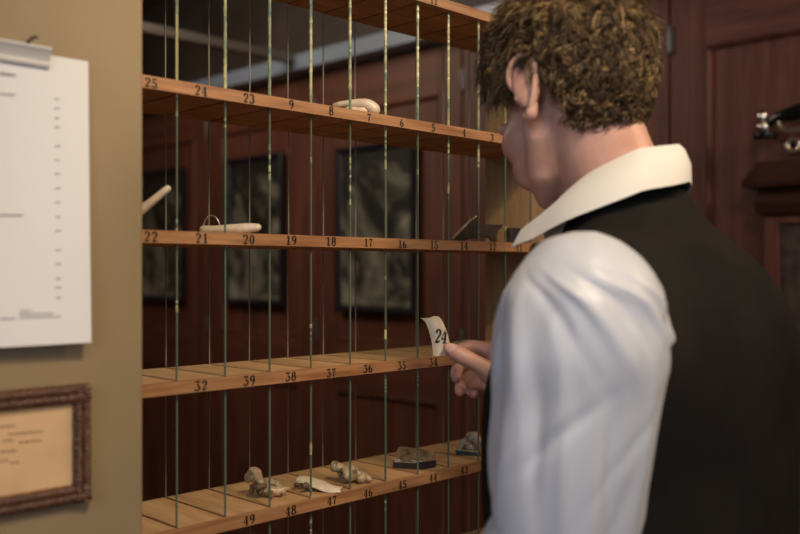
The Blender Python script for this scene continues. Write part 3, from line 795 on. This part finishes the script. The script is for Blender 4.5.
#         z     cx    cy     a     b    e
TORSO = [(.86, 0, -.005, .178, .128, 2.4), (.95, 0, -.008, .186, .136, 2.6), (1.05, 0, -.004, .188, .138, 2.7), (1.15, 0, .000, .192, .141, 2.8),
         (1.25, 0, -.002, .193, .142, 2.8), (1.31, 0, -.012, .188, .134, 2.7), (1.36, -.006, -.020, .170, .116, 2.4), (1.40, -.009, -.014, .155, .098, 2.25),
         (1.430, -.010, .002, .136, .090, 2.15), (1.450, .0, .014, .098, .080, 2.0), (1.475, .002, .022, .078, .070, 2.0), (1.495, .002, .028, .070, .065, 2.0), (1.512, .002, .032, .066, .062, 2.0)]
def torso_rings(grow, zlo, zhi, n=64, fold=0):
    rs = []; K = 5
    rows = []
    T_ = TORSO
    for i in range(len(T_)-1):
        p0, p1, p2, p3 = T_[max(0, i-1)], T_[i], T_[i+1], T_[min(len(T_)-1, i+2)]
        for k in range(K):
            t = k/K; row = []
            for j in range(6):
                if j == 0: row.append(p1[0]*(1-t)+p2[0]*t); continue
                m1 = (p2[j]-p0[j])/(p2[0]-p0[0])*(p2[0]-p1[0]); m2 = (p3[j]-p1[j])/(p3[0]-p1[0])*(p2[0]-p1[0])
                row.append((2*t**3-3*t*t+1)*p1[j]+(t**3-2*t*t+t)*m1+(-2*t**3+3*t*t)*p2[j]+(t**3-t*t)*m2)
            rows.append(row)
    rows.append(list(TORSO[-1]))
    for z_, cx, cy, a, b, e in rows:
        if z_ < zlo-1e-6 or z_ > zhi+1e-6: continue
        ring = sup(cx, cy, z_, a+grow, b+grow, e, n)
        if z_ > 1.43:                        # the neckline dips towards the front
            k = (z_-1.43)/.07
            for p in ring: p.z -= max(0, (p-ORG).dot(FW)-cy+.02)*.75*k
        if fold:
            c_ = W(cx, cy, z_)
            k_ = []
            for i, p in enumerate(ring):
                q_ = Vector((p.x*16, p.y*16, p.z*3.2)); f_ = noise.noise(q_)+.5*noise.noise(q_*2.1)
                k_.append(p+(p-c_).normalized()*fold*f_)
            ring = k_
        rs.append(ring)
    return rs

# head frame
HC = at(566, 87, 1.135)
HY = math.radians(71); PITCH_H = math.radians(-28)
hf0 = Vector((math.cos(HY), math.sin(HY), 0)); hr = Vector((math.sin(HY), -math.cos(HY), 0))
HF = (hf0*math.cos(PITCH_H)+Vector((0, 0, 1))*math.sin(PITCH_H)).normalized()
HU = hr.cross(HF).normalized()
HROT = Matrix((hr, HF, HU)).transposed()
HS = 1.05
def H(r, f, u): return HC+(hr*r+HF*f+HU*u)*HS

body = MB()
body.rings(torso_rings(-.012, .86, 1.50, 40))
# neck
NB = W(.004, .030, 1.48); NT = H(0, -.018, -.055)
body.tube([W(.0, .018, 1.43), NB, NB.lerp(NT, .5)+Vector((0, 0, .0)), NT, NT.lerp(HC, .4)], [.066, .061, .0565, .057, .058], 28)
# head
body.ell(H(0, -.012, .018), (.0745, .095, .083), 32, 20, HROT)
body.ell(H(0, .030, -.035), (.065, .068, .078), 28, 18, HROT)
body.ell(H(0, .052, -.092), (.036, .038, .032), 22, 14, HROT)
for s in (-1, 1):
    body.tube([H(s*.046, .004, -.040), H(s*.048, .010, -.068), H(s*.040, .038, -.095), H(s*.016, .070, -.108)], [.020, .022, .020, .017], 14)
    body.ell(H(s*.044, .050, -.044), (.024, .034, .028), 18, 12, HROT)
    body.ell(H(s*.036, .056, -.076), (.023, .032, .030), 18, 12, HROT)
    body.ell(H(s*.024, .084, -.003), (.025, .014, .009), 16, 10, HROT)
    body.ell(H(s*.009, .098, -.044), (.008, .010, .007), 12, 8, HROT)
body.tube([H(0, .090, -.002), H(0, .101, -.020), H(0, .112, -.036)], [.0075, .0085, .0105], 14)
body.ell(H(0, .090, -.066), (.022, .010, .006), 16, 8, HROT)
body.ell(H(0, .088, -.077), (.019, .010, .006), 16, 8, HROT)
body.ell(H(0, .082, -.102), (.018, .014, .014), 16, 10, HROT)
# arms
LS, LE, LW = at(583, 300, .905), at(557, 562, .900), W(-.215, .140, .955)
RS, RE = W(.158, .010, 1.355), W(.255, .010, 1.150)
RWR = at(512, 389, 1.335)
body.tube(spline([W(-.09, -.01, 1.370), LS, LS.lerp(LE, .5), LE, LE.lerp(LW, .5), LW], 4), lerps([.044, .048, .046, .040, .037, .026], 4), 18)
body.tube(spline([W(.085, 0, 1.350), RS, RS.lerp(RE, .5), RE, RE.lerp(RWR, .5), RWR], 4), lerps([.050, .050, .046, .040, .036, .0255], 4), 18)
# legs
for s in (-1, 1):
    body.tube([W(s*.088, .0, .90), W(s*.092, .0, .70), W(s*.096, .01, .48), W(s*.098, -.01, .30), W(s*.10, -.015, .09)], [.085, .075, .052, .050, .036], 18)
    body.tube([W(s*.10, -.04, .05), W(s*.105, .06, .035), W(s*.108, .13, .028)], [.036, .036, .026], 14)
# left hand, relaxed
d_ = (LW-LE).normalized(); sd = Vector((0, 0, -1)); sd = (sd-d_*sd.dot(d_)).normalized(); nn = d_.cross(sd)
body.tube([LW-d_*.02, LW+d_*.02, LW+d_*.05, LW+d_*.085], [.026, .029, .033, .030], 16)
for i, (o_, L_) in enumerate(((-.028, .072), (-.010, .080), (.009, .074), (.027, .058))):
    b_ = LW+d_*.088+sd*o_
    body.tube([b_, b_+d_*L_*.5+nn*.006, b_+d_*L_*.8+nn*.022, b_+d_*L_*.92+nn*.036], [.010, .0092, .0085, .0075], 12)
b_ = LW+d_*.03-sd*.028
body.tube([b_, b_+d_*.03-sd*.018+nn*.008, b_+d_*.06-sd*.022+nn*.016], [.014, .0115, .009], 12)
# right hand holding the tag
def A(*p): return at(*p)
MC = [A(495, 353, 1.345), A(497, 362, 1.352), A(499, 371, 1.354), A(501, 381, 1.350)]
for p, r_ in zip(MC, (.0145, .0145, .014, .013)): body.tube([A(509, 388-(0), 1.336), A(505, 380, 1.342).lerp(p, .45), p], [.021, .018, r_], 14)
body.tube([A(508, 387, 1.325), A(496, 377, 1.303), A(484, 368.5, 1.292)], [.021, .019, .0145], 16)
body.tube(spline([A(484, 368.5, 1.292), A(474, 362, 1.286), A(464, 357, 1.285), A(454, 351.5, 1.2885), A(448, 347.8, 1.2925)], 4), lerps([.0142, .0118, .0125, .0118, .0085], 4), 16)
FING = [
 ([MC[0], A(475, 347, 1.352), A(461, 349, 1.338), A(452, 352.5, 1.321)], [.0120, .0108, .0096, .0078]),
 ([MC[1], A(473, 361, 1.372), A(458.5, 367.5, 1.350), A(456, 377, 1.320)], [.0122, .0112, .0098, .0088]),
 ([MC[2], A(476, 375, 1.374), A(462, 383.5, 1.350), A(460, 391.5, 1.322)], [.0118, .0106, .0092, .0082]),
 ([MC[3], A(483, 387, 1.364), A(474.5, 393, 1.342), A(474.5, 393.5, 1.318)], [.0105, .0094, .0084, .0075])]
for pp, rr in FING: body.tube(spline(pp, 5), lerps(rr, 5), 14)
tmp = body.build('tmp_body', 'skin', None, loc=(ORG.x, ORG.y, 0))
md = tmp.modifiers.new('r', 'REMESH'); md.mode = 'VOXEL'; md.voxel_size = .0030
ms = tmp.modifiers.new('s', 'SMOOTH'); ms.factor = .5; ms.iterations = 8
dg = bpy.context.evaluated_depsgraph_get()
me = bpy.data.meshes.new_from_object(tmp.evaluated_get(dg))
bpy.data.objects.remove(tmp, do_unlink=True)
# ears, joined to the same body mesh
ear = MB()
def ear_pts(s):
    C = H(-.0775 if s < 0 else .0735, -.020 if s < 0 else -.004, -.030)
    out = (hr*s*.80-HF*.60).normalized(); fwd = (HF*.80+hr*s*.60).normalized()
    up = (HU*.97-HF*.16).normalized()
    def E(f, u, o_): return C+(fwd*f+up*u+out*o_)*1.06
    return E
for s in (-1, 1):
    E = ear_pts(s)
    hel = spline([E(.010, .002, -.002), E(.015, .016, .004), E(.008, .030, .009), E(-.007, .033, .013), E(-.018, .024, .015), E(-.019, .006, .014), E(-.012, -.012, .011), E(-.005, -.024, .007)], 6)
    ear.tube(hel, lerps([.0025, .0036, .0042, .0045, .0045, .0042, .0042, .0050], 6), 12)
    ear.tube(spline([E(-.006, -.022, .005), E(-.002, -.031, .004), E(.004, -.029, .001)], 5), lerps([.0062, .0072, .0050], 5), 12)
    ear.tube(spline([E(-.002, .022, .006), E(-.009, .014, .008), E(-.010, .002, .008), E(-.004, -.012, .006)], 5), lerps([.003, .0042, .0042, .0036], 5), 10)
    ear.tube(spline([E(.010, .002, .000), E(.009, -.006, .004), E(.006, -.014, .002)], 4), lerps([.003, .0042, .003], 4), 10)
    rotE = Matrix(((E(1, 0, 0)-E(0, 0, 0)), (E(0, 1, 0)-E(0, 0, 0)), (E(0, 0, 1)-E(0, 0, 0)))).transposed()
    ear.ell(E(-.004, .006, .0055), (.0165, .030, .0050), 18, 10, rotE)
    ear.ell(E(-.002, .0, -.004), (.010, .020, .010), 16, 10, rotE)
off = Vector((ORG.x, ORG.y, 0))
bm = bmesh.new(); bm.from_mesh(me)
vv = [bm.verts.new(p-off) for p in ear.v]
for q_ in ear.f: bm.faces.new([vv[i] for i in q_])
bm.normal_update()
me.materials.clear(); me.materials.append(M['skin']); me.materials.append(M['nail']); me.materials.append(M['skinred'])
nailc = [(A(450.5, 346.5, 1.2815)-off, .0078)]
tips = [A(456.5, 377, 1.312)-off, A(460, 391, 1.314)-off, A(474.5, 394, 1.312)-off]
for f_ in bm.faces:
    f_.smooth = True; c_ = f_.calc_center_median(); f_.material_index = 0
    for n_, r_ in nailc:
        if (c_-n_).length < r_: f_.material_index = 1
    for n_ in tips:
        if (c_-n_).length < .010: f_.material_index = 2
bm.to_mesh(me); bm.free()
bo = bpy.data.objects.new('body', me); COL.objects.link(bo); bo.parent = person; me.name = 'body'
bo['_o'] = tuple(off)
for s in (-1, 1):
    e = MB().ell(H(s*.031, .077, -.018), (.0118, .0118, .0118), 18, 12, HROT)
    e.ell(H(s*.031, .0848, -.0205), (.0052, .0045, .0052), 14, 8, HROT, mi=1)
    e.build('eye', ['eye', 'iris'], bo, smooth=180)

# hair: cap plus many curled locks
def hairline(r, f, u):   # True where hair grows, head frame
    lim = -.100
    if f > -.02:
        k = min(1, (f+.02)/.09)
        lim = -.036+.110*k**1.3
    elif f > -.045:
        k = (-.02-f)/.025; lim = -.012-.085*k
    if -.046 < f < -.002 and abs(r) > .05: lim = max(lim, .012 if f < -.010 else -.014)
    return u > lim
rh = random.Random(11)
HCE, HRD = (0, -.014, .002), (.0785, .098, .104)
cap = MB(); cap.ell((0, 0, 0), (1, 1, 1), 60, 40)
vs = [H(HCE[0]+p.x*HRD[0], HCE[1]+p.y*HRD[1], HCE[2]+p.z*HRD[2]) for p in cap.v]
def lo(p): return (HCE[0]+p.x*HRD[0], HCE[1]+p.y*HRD[1], HCE[2]+p.z*HRD[2])
keep = [q_ for q_ in cap.f if all(hairline(*lo(cap.v[i])) for i in q_)]
hair = MB(); used = sorted({i for q_ in keep for i in q_}); ix = {i: k for k, i in enumerate(used)}
hair.add([vs[i] for i in used], [tuple(ix[i] for i in q_) for q_ in keep], 0)
nl = 0
down = Vector((0, 0, -1))
hv, hfc, hmi = [], [], []
while nl < 2900:
    zc = rh.uniform(-1, 1); a_ = rh.uniform(0, 2*PI); s_ = math.sqrt(1-zc*zc)
    n0 = Vector((s_*math.cos(a_), s_*math.sin(a_), zc))
    l_ = lo(n0)
    if not hairline(*l_): continue
    # extra cover near the lower nape where the ellipsoid curls under is fine
    nl += 1
    root = H(*l_)
    nrm = (hr*n0.x/HRD[0]+HF*n0.y/HRD[1]+HU*n0.z/HRD[2]).normalized()
    top = max(0, min(1, (l_[2]+.03)/.09))
    L_ = (.017+.030*top)*rh.uniform(.7, 1.2)
    # whorl direction: flows away from crown, mostly downwards with random swirl
    crown = H(0, -.075, .075)
    flow = (root-crown); flow = flow-nrm*flow.dot(nrm)
    if flow.length < 1e-4: flow = nrm.orthogonal()
    flow.normalize()
    rnd = Vector((rh.uniform(-1, 1), rh.uniform(-1, 1), rh.uniform(-1, 1))); rnd -= nrm*rnd.dot(nrm)
    dir0 = (nrm*(.55+.5*top)+flow*.55+rnd*.75+down*.10*(1-top)).normalized()
    side = dir0.cross(nrm)
    if side.length < 1e-3: side = nrm.orthogonal()
    side.normalize()
    bend = (flow*.9+rnd*.9-nrm*.55).normalized()
    turns = rh.uniform(.5, 1.5); cr = rh.uniform(.0035, .0075)*(.6+.6*top); ph = rh.uniform(0, 6.28)
    tone = rh.choices([0, 1, 2, 3], [.34, .34, .22, .10])[0]
    ns = 7; seg = 8
    for k in range(ns):
        jit = Vector((rh.uniform(-1, 1), rh.uniform(-1, 1), rh.uniform(-1, 1)))*.0028
        spread = Vector((rh.uniform(-1, 1), rh.uniform(-1, 1), rh.uniform(-1, 1)))*.0030
        tn = min(3, max(0, tone+rh.choice([-1, 0, 0, 1])))
        pts = []
        Lk = L_*rh.uniform(.8, 1.1)
        w_ = dir0.cross(side)
        for j in range(seg+1):
            t_ = j/seg
            p = root+jit+dir0*Lk*(t_-.22*t_*t_)+bend*Lk*.50*t_*t_+spread*t_
            an = ph+turns*2*PI*t_
            p = p+(side*math.cos(an)+w_*math.sin(an))*cr*min(1, t_*2.2)-(side*math.cos(ph)+w_*math.sin(ph))*cr*min(1, t_*2.2)*.3
            pts.append(p)
        base_i = len(hv); rad0 = rh.uniform(.00055, .00085)
        for j, p in enumerate(pts):
            tg = (pts[min(seg, j+1)]-pts[max(0, j-1)]).normalized(); o1 = tg.orthogonal().normalized(); o2 = tg.cross(o1)
            rad = rad0*(1-.75*(j/seg)**2)
            for i in range(3):
                th = 2*PI*i/3; hv.append(p+o1*math.cos(th)*rad+o2*math.sin(th)*rad)
        for j in range(seg):
            for i in range(3):
                a2 = base_i+j*3; hfc.append((a2+i, a2+(i+1) % 3, a2+3+(i+1) % 3, a2+3+i)); hmi.append(tn)
o_ = len(hair.v); hair.v += hv; hair.f += [tuple(i+o_ for i in q_) for q_ in hfc]; hair.mi += hmi
ho = hair.build('hair', ['hair0', 'hair1', 'hair2', 'hair3'], person, smooth=180); ho['label'] = 'thick curly golden-brown hair'

# shirt: sleeves with folds, collar
def sleeve(name, path, radii, seed, n=110, per=16, amp=.0040, creases=30):
    pts = spline(path, per); rad = [q_.x for q_ in spline([(r_, 0, 0) for r_ in radii], per)]; mb = MB(); rings = []; u = None
    rc = random.Random(int(seed*10)); CR = []
    for q_ in range(creases):
        s0 = rc.uniform(.38, .74); ln = rc.uniform(.06, .24); th0 = rc.uniform(0, 2*PI)
        CR.append((th0, s0, rc.choice([-1, 1])*rc.uniform(.2, 1.8), ln, rc.uniform(.06, .17), rc.choice([-1, .8, 1])*rc.uniform(.4, 1.0)))
    for q_ in range(14):     # gathers fanning out of the armhole
        CR.append((2*PI*q_/14+rc.uniform(-.2, .2), .42, rc.choice([-1, 1])*rc.uniform(.2, .8), rc.uniform(.10, .22), rc.uniform(.08, .15), rc.choice([-1, 1])*rc.uniform(.4, .8)))
    if seed < 2:            # long folds sweeping from the shoulder round to the back of the armhole, others hanging down the arm
        for a_, s_, am in ((62, .385, 1.2), (82, .36, -1.1), (100, .345, 1.5), (122, .335, -1.2), (145, .33, 1.4), (168, .34, -1.0)):
            CR.append((math.radians(a_), s_+.045, -1.3, .13, .085, am))
        for a_, s_, am in ((190, .45, 1.3), (212, .48, -1.2), (172, .56, -1.3), (150, .60, 1.1), (118, .60, -1.0), (92, .58, 1.0), (232, .52, 1.0)):
            CR.append((math.radians(a_), s_, -.35, .17, .10, am))
    for k, p in enumerate(pts):
        tg = (pts[min(k+1, len(pts)-1)]-pts[max(0, k-1)]).normalized()
        s = k/(len(pts)-1); ring = []
        bl = max(0, min(1, (s-.45)/.3)); bl = bl*bl*(3-2*bl)      # rings stay level through the shoulder cap
        tg = (Vector((0, 0, -1))*(1-bl)+tg*bl).normalized()
        if u is None: u = Vector((1, 0, 0))
        w_ = (u-tg*u.dot(tg)).normalized(); u = w_; v_ = tg.cross(w_)
        for i in range(n):
            th = 2*PI*i/n; dr = w_*math.cos(th)+v_*math.sin(th)
            f_ = 1.1*noise.noise(Vector((math.cos(th)*1.5+seed, math.sin(th)*1.5, s*3)))
            for th0, s0, sl, ln, wd, am in CR:
                x_ = (s-s0)/ln
                if abs(x_) > 1.9: continue
                dth = (th-th0-sl*x_*.5+PI) % (2*PI)-PI
                if abs(dth) > 3.2*wd: continue
                f_ += am*math.exp(-(dth/wd)**2-2.2*x_*x_)
            ring.append(p+dr*(rad[k]+amp*f_*min(1, rad[k]/.05)))
        rings.append(ring)
    mb.rings(rings)
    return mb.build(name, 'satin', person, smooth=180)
sleeve('shirt_sleeve', [at(584, 232, .905), at(580, 239, .905), at(580, 250, .905), at(581, 263, .905), at(582, 280, .905), at(582, 302, .905), at(583, 350, .905), at(578, 400, .905), at(569, 465, .902), at(561, 534, .900), LE+FW*.016, LE.lerp(LW, .35), LE.lerp(LW, .75), LE.lerp(LW, .93)],
       [.012, .033, .0475, .0590, .0695, .0785, .0860, .0825, .0785, .0700, .064, .056, .048, .034], 1.3, per=12)
sleeve('shirt_sleeve', [W(.140, .006, 1.426), W(.143, .006, 1.420), W(.148, .006, 1.410), W(.155, .006, 1.396), W(.162, .004, 1.378), RS.lerp(RE, .12)+RT*.004-FW*.006, RS.lerp(RE, .32)+RT*.018-FW*.012, RS.lerp(RE, .62)+RT*.01, RE, RE.lerp(RWR, .35), RE.lerp(RWR, .65), RE.lerp(RWR, .86)],
       [.012, .044, .056, .064, .069, .073, .081, .077, .067, .057, .048, .034], 5.1, per=12)
# collar: inner stand and folded leaf around the neck
def collar():
    mb = MB(); n = 56; rows = []
    def prof(b, tab):
        for (b0, v0), (b1, v1) in zip(tab, tab[1:]):
            if b <= b1:
                t_ = (b-b0)/(b1-b0); return v0+(v1-v0)*t_
        return tab[-1][1]
    for k in range(n+1):
        dg_ = (k/n*2-1)*132.0                    # degrees from the back of the neck
        b = abs(dg_); a = math.radians(270+dg_); c, q_ = math.cos(a), math.sin(a)
        cx, cy = .003, .030
        zt_ = prof(b, [(0, 1.540), (45, 1.532), (90, 1.506), (110, 1.488), (132, 1.462)])
        rf = prof(b, [(0, .073), (90, .074), (110, .080), (132, .094)])
        ro = prof(b, [(0, .086), (45, .099), (90, .113), (110, .117), (132, .132)])
        zo = prof(b, [(0, 1.500), (45, 1.487), (90, 1.4555), (115, 1.436), (132, 1.428)])
        if dg_ > 0: k_ = min(1, dg_/40); rf -= .010*k_; ro -= .026*k_
        zt_ += .003; dirv = RT*c+FW*q_
        P_ = lambda r_, z_: W(cx, cy, z_)+dirv*r_
        inner_bot = P_(rf-.004, zt_-.042); inner_top = P_(rf-.005, zt_-.004); fold = P_(rf, zt_)
        m1 = P_(rf+.0045, zt_-.004); outer = P_(ro, zo); mid = P_(rf+.60*(ro-rf)+.004, zt_+(zo-zt_)*.45)
        th_ = dirv*.0018
        rows.append([inner_bot, inner_top, fold, m1, mid, outer, outer-th_, mid-th_*1.6, m1-th_*1.3-Vector((0, 0, .003))])
    mb.rings(rows)
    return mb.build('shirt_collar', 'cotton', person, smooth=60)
co = collar()
# shirt body under the waistcoat
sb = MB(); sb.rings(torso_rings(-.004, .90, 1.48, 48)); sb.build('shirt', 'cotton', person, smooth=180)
# waistcoat
vest = MB(); rs = torso_rings(.006, .95, 1.509, 72, fold=.0085)
inner = torso_rings(-.001, .95, 1.509, 72)
vest.rings(rs, cap=False)
vest.rings([[rs[0][i] for i in range(72)], [inner[0][i] for i in range(72)]], cap=False)
vest.rings([[rs[-1][i] for i in range(72)], [inner[-1][i] for i in range(72)]], cap=False)
vo = vest.build('waistcoat', 'vest', person, smooth=180)
# trousers and shoes
for s in (-1, 1):
    pass
tr = MB(); tr.rings(torso_rings(.001, .86, 1.05, 48))
for s in (-1, 1):
    tr.tube([W(s*.086, .0, .90), W(s*.092, .0, .70), W(s*.096, .008, .48), W(s*.098, -.008, .28), W(s*.10, -.012, .075)], [.098, .090, .074, .070, .066], 28, round_ends=False)
tr.build('trousers', 'trouser', person, smooth=60)
for s in (-1, 1):
    mb = MB()
    secs = [(-.085, .030, .050), (-.07, .038, .075), (-.02, .040, .088), (.04, .043, .075), (.10, .050, .055), (.15, .047, .045), (.18, .030, .032)]
    rings = []
    for y_, hw, ht in secs:
        rings.append([W(s*.102+hw*math.cos(a_), y_, max(.0, ht*.5+ht*.5*math.sin(a_)*1.0)) for a_ in [2*PI*i/20 for i in range(20)]])
    mb.rings(rings); mb.build('shoe', 'leather', person, smooth=60)

# the numbered tag in the hand
Lp = [(420.3, 318.2), (424.5, 321), (427.5, 327), (430.0, 335), (431.8, 343), (432.6, 350), (432.8, 356.3)]
Rp = [(439.5, 317.0), (442.0, 320.5), (444.6, 326), (447.0, 332), (448.8, 339), (449.5, 346), (445.0, 356.0)]
DT = 1.3045
def sp2(P, n=5): 
    q_ = spline([(a_, b_, 0) for a_, b_ in P], n); return [(v.x, v.y) for v in q_]
Ls, Rs = sp2(Lp), sp2(Rp)
front, back = [], []
for k in range(len(Ls)):
    s = k/(len(Ls)-1); row, rowb = [], []
    for i in range(9):
        u = i/8; px = Ls[k][0]*(1-u)+Rs[k][0]*u; py = Ls[k][1]*(1-u)+Rs[k][1]*u+(1.2*math.sin(PI*u*2) if s < .1 else 0)
        dd = DT+.0045*(2*u-1)**2+.010*(1-s)**2
        row.append(at(px, py, dd)); rowb.append(at(px, py, dd+.0042))
    front.append(row); back.append(rowb)
mb = MB(); mb.rings([r_+list(reversed(b_)) for r_, b_ in zip(front, back)])
tg_ = thing('numbered_tag', tuple(front[-1][4]), 'curved cream bone tag painted with black 24, held between finger and thumb', 'tag')
mb.build('plate', 'tagbone', tg_, smooth=50, bevel=.0006)
from mathutils.bvhtree import BVHTree
plate_tree = BVHTree.FromPolygons(mb.v, mb.f)
def tagplace(x, y):
    p = at(440.6+x*10.0+y*1.6, 336.0-y*14.0+x*.6, 1.2); cam_ = Vector((0, 0, CAMZ)); d_ = (p-cam_).normalized()
    hit = plate_tree.ray_cast(cam_, d_)
    return (hit[0] if hit[0] is not None else cam_+d_*1.32)-d_*.0009
number('24', tagplace, .62).build('painted_number', 'black', tg_)

# ------------------------------------------------------------------ light
def area(name, loc, target, size, energy, color, sy=None):
    l = bpy.data.lights.new(name, 'AREA'); l.energy = energy; l.color = color; l.size = size
    if sy: l.shape = 'RECTANGLE'; l.size_y = sy
    o = bpy.data.objects.new(name, l); COL.objects.link(o); o.location = loc
    o.rotation_euler = (Vector(target)-Vector(loc)).to_track_quat('-Z', 'Y').to_euler()
    return o
area('ceiling_lamp', (.20, -.35, 2.50), (.80, 1.0, 1.3), .45, 10, (1, .79, .55))
area('wall_lamp', (2.0, -.45, 2.45), (1.1, .6, 1.45), .30, 11, (1, .76, .52))
area('window_daylight', (-1.5, -.3, 1.9), (.7, .7, 1.3), .9, 18, (.56, .73, 1.0), 1.3)
sl = bpy.data.lights.new('shelf_fill_spot', 'SPOT'); sl.energy = 58; sl.color = (1, .80, .56); sl.spot_size = math.radians(46); sl.spot_blend = .7; sl.shadow_soft_size = .06  # unseen spot added to brighten the shelf boards
so = bpy.data.objects.new('shelf_fill_spot', sl); COL.objects.link(so); so.location = (.50, -.25, 2.55)
so.rotation_euler = (Vector((.86, 1.0, 1.30))-so.location).to_track_quat('-Z', 'Y').to_euler()
area('back_room_fill', (1.15, 2.85, 2.5), (2.3, 2.75, 1.0), .6, 13, (1, .80, .66))  # fill light added out of view to lift the dark panelled wall
w = bpy.data.worlds.new('room_ambient'); scn.world = w; w.use_nodes = True
w.node_tree.nodes['Background'].inputs['Color'].default_value = (.95, .90, .95, 1)
w.node_tree.nodes['Background'].inputs['Strength'].default_value = .38

scn.cycles.transparent_max_bounces = 64
scn.cycles.max_bounces = 10
# ------------------------------------------------------------------ camera
cd = bpy.data.cameras.new('camera'); cam = bpy.data.objects.new('camera', cd); COL.objects.link(cam)
cam.location = (0, 0, CAMZ); cam.rotation_euler = (PI/2, 0, -PI/4)
cd.sensor_width = 36; cd.lens = 36*F/800; cd.shift_y = 4/800; cd.clip_start = .02
cd.dof.use_dof = True; cd.dof.focus_distance = 1.34; cd.dof.aperture_fstop = 2.8
scn.camera = cam
vs_ = scn.view_settings; vs_.view_transform = 'Standard'; vs_.look = 'None'; vs_.gamma = 1; vs_.exposure = 0.0; vs_.use_curve_mapping = False
for o in list(scn.objects):
    if '_o' in o: del o['_o']
